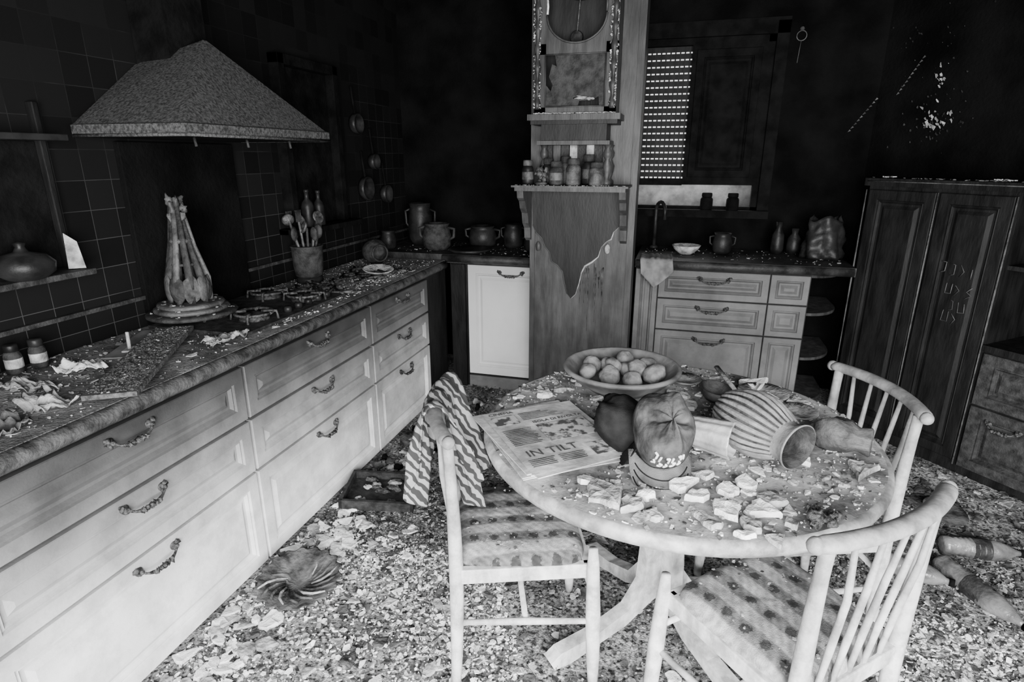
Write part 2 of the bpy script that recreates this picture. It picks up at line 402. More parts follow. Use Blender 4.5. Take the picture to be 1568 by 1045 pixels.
# ---------------------------------------------------------------- back base cabinets
m=M()
m.box((-1.46,BY,.0),(-.86,BW-.02,.87),DARKW)
m.panel((-1.33,BY,.10),X,Z,-Y,.60,.765,CABW,ins=.055)
m.box((-1.45,BY-.02,0),(-1.35,BY,.865),DARKW)
m.box((-1.33,BY-.02,0.0),(-.86,BY,.085),CABB)
m.handle((-1.03,BY-.02,.825),X,-Y,.15)
m.build('base_cupboard')
m=M()
m.box((-.23,BY,.0),(.765,BW-.02,.90),DARKW)
m.box((-.23,BY-.02,0),(.765,BY,.09),CABB)
m.panel((-.228,BY,.10),X,Z,-Y,.135,.795,CABB,ins=.03)
for z0,z1 in ((.10,.515),(.523,.715),(.723,.895)):
    m.panel((-.088,BY,z0),X,Z,-Y,.63,z1-z0,CABB,ins=.038)
    m.panel((.548,BY,z0),X,Z,-Y,.21,z1-z0,CABB,ins=.032)
    m.handle((.235,BY-.02,z1-.045),X,-Y,.16)
m.build('drawer_cabinet')
m=M()
m.box((.77,BW-.4,.0),(.785,BW-.02,.89),CABB)
for z in (.08,.36,.64,.87):
    pl=[(0,0),(0,-.50)]+[(.21*math.sin(i/10*1.571),-.22-.28*math.cos(i/10*1.571)) for i in range(1,11)]+[(.21,0)]
    m.prism(pl,.018,PIL if z<.8 else CTOPD,Tm((.775,BW-.03,z)))
m.build('corner_shelf',.002)

# ---------------------------------------------------------------- tall cupboard on diagonal wall
m=M()
TD=frame(DA,DD,-DN,Z)
m.box((0,0.0,0.0),(.72,.40,1.40),DARKW,TD); m.box((-.02,-.02,1.40),(1.62,.41,1.44),DARKW,TD)
m.box((.72,.0,0),(1.6,.40,.66),DARKW,TD); m.box((.72,.36,.66),(1.6,.40,1.40),BLACK,TD)
m.box((1.57,.0,.66),(1.6,.40,1.4),DARKW,TD); m.box((.72,-.02,.66),(1.6,.40,.69),DARKW,TD)
m.box((.72,.02,1.05),(1.57,.36,1.07),DARKW,TD)
for a,b in ((.015,.365),(.385,.705)):
    m.panel(dp(a,.07),DD,Z,DN,b-a,1.31,DARKW,ins=.05)
for a,b in ((.73,1.14),(1.15,1.58)):
    m.panel(dp(a,.39),DD,Z,DN,b-a,.26,SOOTC,ins=.05)
    m.panel(dp(a,.05),DD,Z,DN,b-a,.33,SOOTC,ins=.05)
    m.handle(dp((a+b)/2-.05,.32,.02),DD,DN,.12)
for s_ in (.375,.0,.715):
    m.tube([dp(s_,z_,.022) for z_ in (.05,.5,.9,1.38)],[.004,.003,.005,.003],CLAY,6)
m.tube([dp(s_,1.425,.024) for s_ in (.0,.3,.8,1.2)],.003,CLAY,6)
for i in range(60): m.chip(dp(U(0,1.2),1.443,U(-.02,.02)),U(.003,.012),.003,CHIPD,.3)
for s0_ in (.1,.62,.66):
    for i in range(5): m.chip(dp(s0_+U(-.03,.03),1.447,.0+U(-.02,.02)),U(.006,.014),.004,CHIPM,.4)
glyph=[[(0,1),(.7,1),(.8,0)],[(0,0),(.1,1),(.5,.5),(.9,1),(1,0)],[(0,1),(.6,.9),(.6,.1),(0,0)],[(.2,1),(.2,0)],[(0,1),(0,0),(.8,.1),(.8,.9)],[(0,1),(.5,.5),(0,0)],[(.9,1),(.1,.6),(.9,.3),(.1,0)]]
for row,(zz,s0,n) in enumerate(((1.0,.46,4),(.90,.50,3),(.82,.53,2),(.76,.51,2))):
    for c in range(n):
        g=random.choice(glyph); w_,h_=.034,.055
        m.tube([dp(s0+c*.045+gx*w_+U(-.003,.003),zz+gy*h_+U(-.004,.004)-c*.006,.018) for gx,gy in g],.0022,CLAY,5)
m.build('tall_cupboard')
m=M()
TW=lambda s_,z_: dp(s_,z_,-.412)
def pflakes(cs,cz,n,rs,rz,r0,r1,mt=CHIPM):
    for i in range(n):
        s_=random.gauss(cs,rs); z_=random.gauss(cz,rz); c=TW(s_,z_); r=U(r0,r1)
        poly=[(math.cos(6.283*k/5+R())*r*U(.4,1),math.sin(6.283*k/5)*r*U(.4,1.3)) for k in range(5)]
        m.prism(poly,.002,mt,frame(c,DD,Z,DN)@Tm((0,0,U(.0,.006)),(U(-.3,.3),U(-.3,.3),0)))
pflakes(.015,1.95,16,.012,.045,.003,.014,LEAD)
pflakes(.03,1.74,30,.045,.03,.004,.018,LEAD)
pflakes(.03,1.73,60,.08,.07,.002,.009,SOOTC)
pflakes(-.05,2.1,40,.12,.12,.002,.008,SOOTC)
for i in range(20):
    t=i/19
    if t<.5: c=Vector((.97+.16*t*2*.8,BW-.004,1.70+.38*t)); fr_=frame(c,X,Z,-Y)
    else: c=TW(-.22+.12*(t-.5)*2,1.89+.38*(t-.5)); fr_=frame(c,DD,Z,DN)
    m.prism([(-.008,-.004),(.010,.004),(.002,.012)],.002,CHIPD,fr_)
m.build('peeling_plaster')

# ---------------------------------------------------------------- wooden pillar + clock + shelf
PX0,PX1,PY=-.85,-.24,3.45
m=M()
m.box((PX0,PY,0),(PX1,PY+.18,CH),PIL)
m.box((PX1-.035,PY-.008,0),(PX1,PY,CH),PIL)
m.box((PX0,PY-.008,0),(PX0+.03,PY,1.36),PIL)
def pxz(px,py): return (-.85+(px-812)*.00394, 1.36-(py-297)*.00405)
right=[(945,345),(938,352),(935,362),(928,366),(921,374),(917,388),(908,396),(898,402),(893,412),(890,428),(885,445),(878,452)]
left=[(872,445),(867,428),(864,412),(856,403),(847,398),(843,384),(836,376),(831,364),(822,356),(817,345)]
poly=[pxz(815,297),pxz(948,297)]+[pxz(*p) for p in right+left]
poly=poly[::-1]
m.prism(poly,.014,PILD,frame((0,PY-.0,0),X,Z,-Y))
m.tube([(pxz(*p)[0],PY-.014,pxz(*p)[1]) for p in right],[.002,.003,.005,.003,.002,.003,.006,.006,.004,.003,.002,.002],CHIPM,6)
m.tube([(pxz(*p)[0],PY-.014,pxz(*p)[1]) for p in left],.003,PIL,6)
for px in (826,930):
    x,z=pxz(px,376); m.blob((x,PY-.02,z),(.016,.012,.028),LEAD if px>900 else PIL,10,.1)
for i in range(16):
    x,z=pxz(U(883,925),U(395,420)); l=U(.05,.40)
    m.tube([(x,PY-.001,z),(x+U(-.004,.004),PY-.001,z-l)],[.004,.001],CHIPD,5)
m.build('wooden_pillar')

m=M()
m.box((-.88,3.20,1.372),(-.28,PY,1.392),PIL); m.box((-.895,3.185,1.392),(-.265,PY,1.402),PIL)
for x in (-.875,-.315):
    br=[(0,0),(.22,0),(.21,-.04),(.17,-.06),(.15,-.10),(.11,-.13),(.09,-.19),(.05,-.22),(.04,-.28),(0,-.30)]
    m.prism(br,.036,PIL,frame((x,PY,1.372),-Y,Z,X))
for i in range(60): m.chip((U(-.88,-.28),3.20+U(-.01,.02),1.403),U(.002,.007),.002,CHIPM,.2)
m.build('display_shelf')

m=M()
cx0,cx1,cy0,cy1=-.79,-.36,3.27,PY
m.box((cx0,cy0+.02,1.76),(cx0+.02,cy1,2.62),PIL); m.box((cx1-.02,cy0+.02,1.76),(cx1,cy1,2.62),PIL)
m.box((cx0,cy1-.015,1.76),(cx1,cy1,2.62),PILD)
m.box((cx0,cy0+.02,2.6),(cx1,cy1,2.62),PIL)
W=cx1-cx0; mid=(cx0+cx1)/2
def fb(a,b,c,d,mt=PIL,y=0): m.box((a,cy0-y,c),(b,cy0+.022,d),mt)
fb(cx0,cx0+.06,1.77,2.62); fb(cx1-.06,cx1,1.77,2.62); fb(cx0,cx1,2.055,2.105); fb(cx0,cx1,1.77,1.80)
hw=(W-.12)/2
for sx in (-1,1):
    cpts=[(sx*hw,0)]+[(sx*hw*math.cos(t/8*1.571),.13-.13*math.sin(t/8*1.571)) for t in range(9)]
    if sx>0: cpts=cpts[::-1]
    m.prism(cpts,.02,PIL,frame((mid,cy0+.02,2.105),X,Z,-Y))
m.tube([(mid+hw*.98*math.cos(t/20*math.pi),cy0,2.105+.13-.13*math.sin(t/20*math.pi)) for t in range(21)],.006,PIL,6)
for sx in (-1,1):
    for k in range(5):
        z_=2.24+k*.07; m.tube([(mid+sx*hw*.97,cy0-.001,z_),(mid+sx*hw*U(.93,.99),cy0-.001,z_+.035),(mid+sx*hw*.97,cy0-.001,z_+.07)],U(.003,.007),random.choice((EDGE,PIL,CHIPM)),6)
m.lathe([(.0,0),(.13,0),(.135,.006),(.12,.01),(.0,.01)],DARKG,axisT((mid,cy1-.03,2.46),(mid,cy1-.5,2.46)),seg=28)
m.tube([(mid,cy1-.05,2.42),(mid-.02,cy1-.05,2.16)],.004,STEEL,6); m.lathe([(0,0),(.035,0),(.03,.01),(0,.012)],SOOTC,axisT((mid-.02,cy1-.05,2.15),(mid-.02,cy1-.5,2.15)),seg=20)
jag=[(-hw,0),(hw*.1,0),(hw*.15,.03),(hw*.6,.035),(hw*.8,.05),(hw*.83,0),(hw,0),(hw,.255),(-.11,.255),(-.10,.2),(-.125,.21),(-.14,.15),(-.12,.11),(-.13,.08),(-hw,.11)]
m.prism(jag,.004,SOOTC,frame((mid,cy0+.016,1.80),X,Z,-Y))
m.blob((mid+.03,cy0+.005,1.845),(.03,.01,.01),CHIPM,10,.5); m.blob((mid+.08,cy0+.005,1.84),(.02,.01,.008),CHIPM,10,.5)
for zz in (1.802,2.053): m.tube([(cx0+.055,cy0-.002,zz),(cx1-.055,cy0-.002,zz)],.004,PIL,6)
for xx in (cx0+.058,cx1-.058): m.tube([(xx,cy0-.002,1.80),(xx,cy0-.002,2.055)],.004,PIL,6)
for xx in (cx0+.018,cx1-.018):
    prof=[]; z=0
    while z<.83: prof.append((.0135+.005*math.sin(z*70),z)); z+=.012
    m.lathe(prof,PIL,Tm((xx,cy0-.008,1.79)),seg=12)
    for i in range(150): m.chip((xx+random.choice((-1,1))*U(.012,.019),cy0-.022,1.79+U(0,.8)),U(.003,.008),.002,EDGE,1.4)
m.box((cx0-.03,cy0-.035,1.735),(cx1+.03,cy1,1.765),PIL); m.box((cx0-.015,cy0-.02,1.715),(cx1+.015,cy1,1.737),PILD)
for i in range(90): m.chip((U(cx0,cx1),cy0-.02,1.768),U(.003,.014),.003,CHIPM,.3)
m.box((cx0+.04,cy0+.0,1.63),(cx1-.04,cy1,1.715),PILD)
m.box((cx0+.02,cy0-.015,1.612),(cx1-.02,cy1,1.632),PIL)
for i in range(8): m.box((cx0+.03+i*.047,cy1-.02,1.402),(cx0+.03+i*.047+.04,cy1,1.615),LEAD if i in(3,5) else (PIL if i%2 else DARKG))
for xx,yy in ((cx1-.03,cy0+.01),(cx1-.03,cy1-.05),(cx0+.03,cy1-.05)):
    m.lathe([(.024,0),(.024,.02),(.012,.035),(.022,.07),(.026,.10),(.012,.135),(.022,.15),(.024,.17),(.014,.19),(.022,.21)],PIL,Tm((xx,yy,1.402)),seg=14)
m.build('clock_cabinet')

def jar(x,y,z,r,h,name='spice_jar',body=None,lid=None,fill=None):
    m=M(); body=body or DARKG
    m.lathe([(r*.9,0),(r,h*.06),(r,h*.62),(r*.85,h*.72),(r*.7,h*.76)],body,Tm((x,y,z)),seg=20)
    m.lathe([(r*.78,h*.76),(r*.84,h*.78),(r*.84,h*.96),(r*.75,h),(0,h)],lid or STEEL,Tm((x,y,z)),seg=20)
    m.lathe([(r*1.01,h*.2),(r*1.015,h*.22),(r*1.015,h*.5),(r*1.01,h*.52)],fill or CLAY,Tm((x,y,z)),seg=20)
    return m.build(name)
for x,y,r,h in ((-.83,3.30,.032,.13),(-.66,3.26,.038,.125),(-.63,3.37,.034,.15),(-.565,3.25,.040,.14),(-.50,3.36,.038,.16),(-.44,3.25,.042,.12),(-.73,3.37,.032,.14)):
    jar(x,y,1.4035,r,h,'preserve_jar',body=random.choice((CLAY,SOOTC,DARKG)),lid=random.choice((CLAY,PIL,SOOTC)))
m=M()
for i in range(16): m.blob((-.745+U(-.03,.03),3.26+U(-.02,.02),1.425+U(0,.06)),U(.008,.017),CLAY,8,.4,rings=6)
m.lathe([(.03,0),(.036,.01),(.02,.02)],CLAY,Tm((-.745,3.26,1.402)),seg=12)
m.build('dried_flower_posy')

# ---------------------------------------------------------------- range hood
m=M()
hx,hy0,hy1,hz=-1.56,1.66,2.50,1.615
v=[(LW,hy0,hz),(hx,hy0,hz),(hx,hy1,hz),(LW,hy1,hz),(LW,hy0,hz+.04),(hx,hy0,hz+.04),(hx,hy1,hz+.04),(LW,hy1,hz+.04)]
e=.012
v+=[(LW,hy0+e,hz+.045),(hx-e,hy0+e,hz+.045),(hx-e,hy1-e,hz+.045),(LW,hy1-e,hz+.045)]
v+=[(LW,1.97,1.885),(-1.80,2.07,1.975),(-1.80,2.09,1.975),(LW,2.19,1.885)]
f=[(0,1,5,4),(1,2,6,5),(2,3,7,6),(4,5,9,8),(5,6,10,9),(6,7,11,10),(8,9,13,12),(9,10,14,13),(10,11,15,14),(12,13,14,15)]
m.add([(x+.012 if x==LW else x,y,z) for x,y,z in v],f,HOOD)
m.box((LW+.02,hy0+.03,hz+.0),(hx-.03,hy1-.03,hz+.012),BLACK)
m.box((LW+.012,1.98,1.80),(-1.88,2.18,CH-.01),BLACK)
m.tube([(hx+.002,y,hz+.005) for y in (hy0,2.0,hy1)],.006,HOOD,6); m.tube([(x,hy0-.002,hz+.005) for x in (LW+.02,hx)],.006,HOOD,6)
for i in range(3): m.tube([(-1.66,1.8+i*.27,hz),(-1.655,1.8+i*.27,hz-.03)],.005,SOOTC,6)
m.build('range_hood')
m=M()
m.box((LW,1.82,.9),(LW+.025,2.42,hz-.01),SOOTW)
m.build('trim_1',.003)
m=M()
for (a,b,c,d) in ((2.78,2.83,1.16,2.05),(3.28,3.33,1.16,2.05),(2.78,3.33,2.0,2.05),(2.72,3.38,1.15,1.18)):
    m.box((LW,a,c),(LW+.06,b,d),BLACK)
m.box((LW,2.83,1.18),(LW+.01,3.28,2.0),BLACK)
m.box((LW,2.72,1.15),(LW+.14,3.38,1.18),BLACK)
m.build('trim_2',.003)
m=M()
m.box((LW,.3,1.005),(LW+.018,4.27,1.02),SOOTC); m.build('trim_3')

m=M()
y0,y1=.95,1.55
m.box((LW,y0,1.165),(LW+.13,y1,1.185),SOOTC); m.box((LW,y1-.02,1.185),(LW+.03,y1,1.72),DARKW)
m.box((LW,y0,1.60),(LW+.13,y1,1.62),DARKG); m.box((LW,y0,1.185),(LW+.008,y1-.02,1.60),BLACK)
m.box((LW,y0,1.185),(LW+.13,y0+.02,1.60),DARKW)
m.build('niche_rack',.003)
m=M()
m.lathe([(.05,0),(.075,.02),(.08,.05),(.06,.075),(.02,.085),(.012,.1),(.018,.112),(0,.118)],DARKG,Tm((LW+.10,1.34,1.185)),seg=22,wob=.1)
m.build('lidded_pot')
m=M(); m.prism([(0,0),(.05,0),(.035,.09),(0,.12)],.004,CHIPM,Tm((LW+.07,1.50,1.187),(math.radians(78),0,math.radians(40)))); m.build('broken_plate')

# ---------------------------------------------------------------- worktop contents
CZ=.897
for x,y in ((-1.98,1.26),(-1.965,1.325),(-2.0,1.19)): jar(x,y,CZ,.024,.095,body=SOOTC,lid=DARKG,fill=LEAD)
m=M()
TBd=frame((-1.66,1.45,CZ+.014),Vector((-.52,.854,0)),Vector((-.854,-.52,0)),Z)
m.box((-.35,-.068,0),(.35,.068,.014),BOARD,TBd)
for i in range(1500): m.chip(TBd@Vector((U(-.34,.34),U(-.062,.062),.013)),U(.003,.006),.003,BOARD if R()<.96 else CHIPM,.5,4)
m.build('charred_board')
m=M()
TSl=frame((-1.83,1.60,CZ+.006),Vector((-.45,.893,0)),Vector((-.893,-.45,0)),Z)
m.box((-.17,-.08,0),(.17,.07,.006),CLOTHG,TSl)
m.box((-.12,.0,.005),(-.06,.03,.012),LEAD,TSl); m.tube([TSl@Vector((-.09,.015,.01)),TSl@Vector((-.085,.015,.07))],.006,LEAD,8)
m.build('slate_tile',.002)

m=M()
m.box((-2.0,1.78,CZ),(-1.55,2.50,CZ+.012),SOOTC)
for bx,by in ((-1.86,2.33),(-1.66,2.33),(-1.66,1.98),(-1.86,1.97)):
    m.lathe([(.06,0),(.06,.008),(.045,.010),(.045,.02),(.03,.026),(0,.026)],IRON,Tm((bx,by,CZ+.012)),seg=24)
    for k in range(4):
        a=k*1.5708+.4; m.tube([(bx+math.cos(a)*.03,by+math.sin(a)*.03,CZ+.045),(bx+math.cos(a)*.09,by+math.sin(a)*.09,CZ+.045),(bx+math.cos(a)*.095,by+math.sin(a)*.095,CZ+.012)],.006,IRON,6)
    m.tube([(bx+math.cos(a/16*6.283)*.075,by+math.sin(a/16*6.283)*.075,CZ+.04) for a in range(17)],.006,IRON,6)
for i in range(5):
    m.lathe([(.018,0),(.017,.018),(.013,.024),(0,.024)],DARKG,Tm((-1.60+.0*i,2.12+i*.075,CZ+.012)),seg=14)
m.build('gas_hob')
ux,uy=-1.87,1.88
m=M(); z0=CZ+.046
for k,(r,z) in enumerate(((.165,0),(.135,.018),(.12,.036))):
    m.lathe([(r-.02,z),(r,z+.002),(r+.004,z+.009),(r,z+.016),(r-.02,z+.018),(0,z+.018)],SOOTC if k==0 else CLAY,Tm((ux,uy,z0)),seg=36,flute=.006,fn=18)
    for q in range(22): 
        a=R()*6.28; m.chip((ux+math.cos(a)*r*U(.7,.98),uy+math.sin(a)*r*U(.7,.98),z0+z+.018),U(.003,.010),.003,random.choice((CHIPD,CHIPD,CHIPM)),.3)
m.build('trivet_stack')
m=M(); z1=z0+.055
for k in range(9):
    a=k/9*6.283; b=Vector((ux+math.cos(a)*.072,uy+math.sin(a)*.072,z1+.0)); t=Vector((ux+math.cos(a)*.018,uy+math.sin(a)*.018,z1+.33+.03*(k%3)))
    mm=(SOOTC,CLAY,SOOTC)[k%3]
    m.tube([b+Z*.0,b.lerp(t,.25)+Vector((math.cos(a),math.sin(a),0))*.012,b.lerp(t,.6),t],[.012,.018,.014,.011],mm,8,flat=.6)
    m.blob(b+Vector((0,0,.055)),(.034,.012,.055),(CLAY,SOOTC,CHIPD)[k%3],12,.08,(0,0,a+1.57))
    m.blob(t,(.018,.012,.024),CLAY if k%3 else CHIPD,9,.4,(0,.6,a))
m.tube([(ux+.033*math.cos(t/16*6.283),uy+.033*math.sin(t/16*6.283),z1+.24) for t in range(17)],.010,CLAY,6)
m.tube([(ux+.05*math.cos(t/16*6.283),uy+.05*math.sin(t/16*6.283),z1+.15) for t in range(17)],.006,SOOTC,6)
m.build('ladle_bundle')
m=M(); kx,ky=-1.92,2.76; kz=CZ+.03
m.lathe([(.07,0),(.07,.03)],DARKG,Tm((kx,ky,CZ)),seg=24)
m.lathe([(.06,0),(.072,.01),(.078,.06),(.082,.16),(.088,.165),(.082,.17),(.075,.165),(.068,.02),(0,.02)],SOOTC,Tm((kx,ky,kz)),seg=24)
m.build('utensil_crock')
m=M()
for k in range(13):
    a=k/13*6.283+.3; b=Vector((kx+math.cos(a)*.02,ky+math.sin(a)*.02,kz+.05)); t=Vector((kx+math.cos(a)*.065,ky+math.sin(a)*.09,kz+U(.22,.32)))
    m.tube([b,t],.006,random.choice((CLAY,SOOTC)),7)
    if k%3==0: m.blob(t,(.024,.01,.036),SOOTC,12,.05,(0,0,a))
    elif k%3==1:
        for q in range(5): m.tube([t+Vector((0,(q-2)*.009,0)),t+Vector((0,(q-2)*.011,.06))],.003,SOOTC,5)
    else: m.lathe([(.0,0),(.03,.01),(.034,.02),(.03,.022),(0,.012)],STEEL,Tm(t,(1.2,0,a)),seg=14)
m.build('kitchen_utensils')
def bottle(name,x,y,z,r,h,mt=DARKG,capm=None):
    m=M(); m.lathe([(r*.9,0),(r,h*.03),(r,h*.55),(r*.8,h*.66),(r*.35,h*.75),(r*.32,h*.92),(r*.42,h*.93),(r*.42,h),(0,h)],mt,Tm((x,y,z)),seg=20)
    return m.build(name)
bottle('oil_bottle',LW+.085,2.87,1.181,.034,.2); bottle('oil_bottle',LW+.09,2.97,1.181,.03,.19,DARKG)
m=M()
for i in range(40):
    x=U(-1.9,-1.57);y=U(2.52,3.15);a=U(0,3.14);l=U(.05,.18);d=Vector((math.cos(a),math.sin(a),0))*l/2;c=Vector((x,y,CZ+.012))
    m.tube([c-d,c,c+d],[.007,.005,.011],random.choice((STEEL,IRON,CLAY)),7)
    m.blob(c+d,(.02,.014,.008),random.choice((IRON,STEEL)),10,.1)
m.build('scattered_cutlery')
m=M(); m.lathe([(.0,0),(.04,0),(.085,.03),(.09,.035),(.083,.036),(.04,.008),(0,.008)],CHIPM,Tm((-1.66,3.05,CZ),(.1,.1,0)),seg=28); m.build('saucer')
m=M(); m.lathe([(.05,0),(.075,.03),(.08,.08),(.06,.12),(.05,.13),(.055,.14),(.045,.14),(.05,.12),(.07,.08),(.06,.03),(0,.02)],SOOTC,axisT((-1.88,3.38,CZ+.082),(-1.75,3.28,CZ+.080)),seg=24); m.build('stoneware_jar')
def pot(name,x,y,r,h,mt,z=TB,handles=True):
    m=M(); m.lathe([(r*.7,0),(r*.95,h*.15),(r,h*.5),(r*.88,h*.82),(r*.8,h*.88),(r*.9,h),(r*.82,h),(r*.7,h*.85),(r*.8,h*.5),(0,h*.3)],mt,Tm((x,y,z)),seg=26)
    if handles:
        for sg in (-1,1): m.tube([(x+sg*r*.85,y,z+h*.85),(x+sg*r*1.3,y,z+h*.8),(x+sg*r*1.25,y,z+h*.5),(x+sg*r*.95,y,z+h*.4)],r*.1,mt,7)
    m.build(name)
pot('copper_pot',-1.62,3.85,.10,.18,SOOTC); pot('tall_jug',-1.83,4.05,.09,.30,DARKG)
pot('tureen',-1.35,4.05,.10,.15,DARKG); pot('clay_jug',-1.12,4.05,.07,.17,DARKG); pot('small_crock',-1.95,3.76,.055,.13,DARKG,handles=False)
pot('sugar_bowl',-.95,3.93,.06,.12,DARKG,handles=False)
m=M(); m.lathe([(0,0),(.12,0),(.15,.02),(.14,.024),(0,.01)],DARKG,Tm((-1.36,3.80,TB)),seg=30); m.build('serving_dish')
for i,(y,z,r) in enumerate(((3.55,1.75,.06),(3.62,1.35,.075),(3.75,1.52,.05),(3.9,1.3,.06))):
    m=M(); m.lathe([(r*.8,0),(r,.02),(r*1.02,.05),(r*.93,.05),(r*.8,.012),(0,.01)],DARKG,axisT((LW+.008,y,z),(LW+1,y,z)),seg=24)
    m.tube([(LW+.03,y,z+r),(LW+.02,y,z+r+.09),(LW+.015,y,z+r+.16)],[.008,.006,.009],BLACK,8); m.build('hanging_pan')
m=M()
m.lathe([(.03,0),(.03,.01),(.014,.02)],DARKG,Tm((-.15,4.15,fz)),seg=16)
m.tube([(-.15,4.15,fz+.01),(-.15,4.15,fz+.2)]+[(-.15+.03-.03*math.cos(t/8*3.14),4.15-.06+.06*math.cos(t/8*3.14),fz+.25+.06*math.sin(t/8*3.14)) for t in range(9)]+[(-.09,4.03,fz+.2)],.012,DARKG,10)
m.build('kitchen_faucet')
m=M(); m.lathe([(.04,0),(.075,.03),(.09,.055),(.084,.056),(.06,.02),(0,.015)],CHIPM,Tm((.06,3.93,fz)),seg=26); m.build('ceramic_bowl')
for x in (.17,.335): 
    jar(x,BW-.03,WZ0+.001,.040,.11,'storage_jar',body=BLACK,lid=BLACK,fill=BLACK)
pot('milk_jug',.28,4.0,.06,.13,DARKG,z=fz)
m=M()
def bag(u,v):
    a=u*6.283; r=.10*(1+.12*math.sin(5*a+v*4)+.25*noise.noise(Vector((math.cos(a)*2,math.sin(a)*2,v*5))))*(1-.2*v)
    return (.86+r*math.cos(a)*1.1,3.97+r*math.sin(a)*.7,fz+.24*v+ .02*math.sin(3*a)*v)
m.grid(bag,40,16,DARKG,closeu=True); m.build('paper_bag',solid=.004)
for x,y,h,r in ((.62,4.1,.2,.04),(.72,4.12,.16,.045)):
    m=M(); m.lathe([(r*.8,0),(r,.03),(r*.9,h*.6),(r*.4,h*.8),(r*.5,h),(0,h)],DARKG,Tm((x,y,fz)),seg=18)
    m.build('canister')
m=M()
def dc(u,v):
    x=-.215+.19*u+.02*v; w=.012*math.sin(u*14)+.008*math.sin(u*25+1)
    if v<.55: y=BY+.12-(v/.55)*.18; z=fz+.006+abs(w)*.5
    else:
        t=(v-.55)/.45; y=BY-.068-.006*t+w*.5*t-.01; z=fz+.004-t*(.17*(1-abs(u-.45)*1.1))
    return (x,y,z)
m.grid(dc,30,26,CLOTHG); m.build('dish_cloth',solid=.003)
m=M()
m.lathe([(.010,0),(.014,.002),(.010,.004)],SOOTC,axisT((.627,BW-.001,2.29),(.627,BW-1,2.29)),seg=10)
m.tube([(.627+.028*math.sin(t/14*6.28),BW-.012,2.25+.028*math.cos(t/14*6.28)) for t in range(15)],.003,CLAY,6)
m.tube([(.627,BW-.012,2.22),(.620,BW-.01,2.10)],.002,CLAY,5)
m.build('hanging_hook')

def inT(T,x,y,hx_,hy_):
    l=T.inverted()@Vector((x,y,CZ)); return abs(l.x)<hx_ and abs(l.y)<hy_
def cchips(n,xa,xb,ya,yb,z,r0,r1,mts):
    for i in range(n):
        x=U(xa,xb);y=U(ya,yb)
        if inT(TBd,x,y,.36,.075): continue
        m.chip((x,y,z),r0+(r1-r0)*R()**3,U(.001,.004),random.choice(mts),.3)
m=M()
cchips(2600,-2.03,-1.50,.5,3.55,CZ,.002,.011,(CHIPM,CHIPM,CHIPD,CHIPM,CHIPD))
cchips(50,-1.95,-1.52,.7,1.7,CZ+.002,.015,.035,(CHIPM,CHIPM,CHIPD))
cchips(260,-1.72,-1.50,1.9,3.2,CZ+.002,.004,.018,(CHIPM,CHIPM,CHIP))
m.build('worktop_debris')
m=M(); cchips(150,-1.9,-.9,3.7,4.2,TB,.003,.012,(CHIPD,CHIPD,CHIPM)); m.build('worktop_debris')
m=M(); cchips(150,-.2,.95,3.7,4.2,fz,.003,.012,(CHIPD,CHIPD,CHIPM)); m.build('worktop_debris')
m=M()
def crump(cx,cy,sx,sy,sd,mt,z=CZ):
    def f(u,v):
        x=(u-.5)*sx*(1+.3*noise.noise(Vector((v*3,sd,1))));y=(v-.5)*sy*(1+.3*noise.noise(Vector((u*3,sd,5)))); return (cx+x,cy+y,z+.018+.03*noise.noise(Vector((u*3+sd,v*3,sd)))+.014*noise.noise(Vector((u*9,v*9+sd,0))))
    m.grid(f,18,18,mt)
crump(-1.8,1.33,.12,.09,1.2,CHIP); crump(-1.62,1.08,.12,.09,4.2,CHIPM); crump(-1.78,1.16,.18,.05,7,CHIPM); crump(-1.9,1.08,.10,.12,9,CHIPM);crump(-1.58,1.72,.06,.18,12,CHIPM); crump(-1.56,.93,.07,.10,18,CHIPD)
m.build('crumpled_paper',solid=.002)

# ---------------------------------------------------------------- table
tx,ty,tr,tz=.035,1.742,.588,.75
m=M()
m.lathe([(tr-.02,tz-.040),(tr-.004,tz-.038),(tr+.002,tz-.022),(tr,tz-.008),(tr-.008,tz-.001),(tr-.016,tz)],RIM,Tm((tx,ty,0)),seg=96,caps=False)
ringp=[((tr-.016)*math.cos(6.28319*i/96),(tr-.016)*math.sin(6.28319*i/96)) for i in range(96)]
m.prism(ringp,.038,TOPM,Tm((tx,ty,0)),z0=tz-.038)
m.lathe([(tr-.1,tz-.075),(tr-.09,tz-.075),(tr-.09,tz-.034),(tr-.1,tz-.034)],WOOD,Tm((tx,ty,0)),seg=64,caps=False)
for k in range(4):
    a=math.radians(222+90*k); d=Vector((math.cos(a),math.sin(a),0)); p=Vector((-d.y,d.x,0))
    prof=[(.03,.70),(.13,.70),(.10,.55),(.075,.35),(.085,.20),(.14,.12),(.26,.075),(.40,.055),(.435,.03),(.42,0),(.36,0),(.26,.03),(.15,.06),(.05,.12),(.0,.14),(.0,.35),(.03,.5)]
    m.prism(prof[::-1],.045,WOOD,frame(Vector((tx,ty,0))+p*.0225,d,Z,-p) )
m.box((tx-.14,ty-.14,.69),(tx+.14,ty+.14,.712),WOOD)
m.build('dining_table')

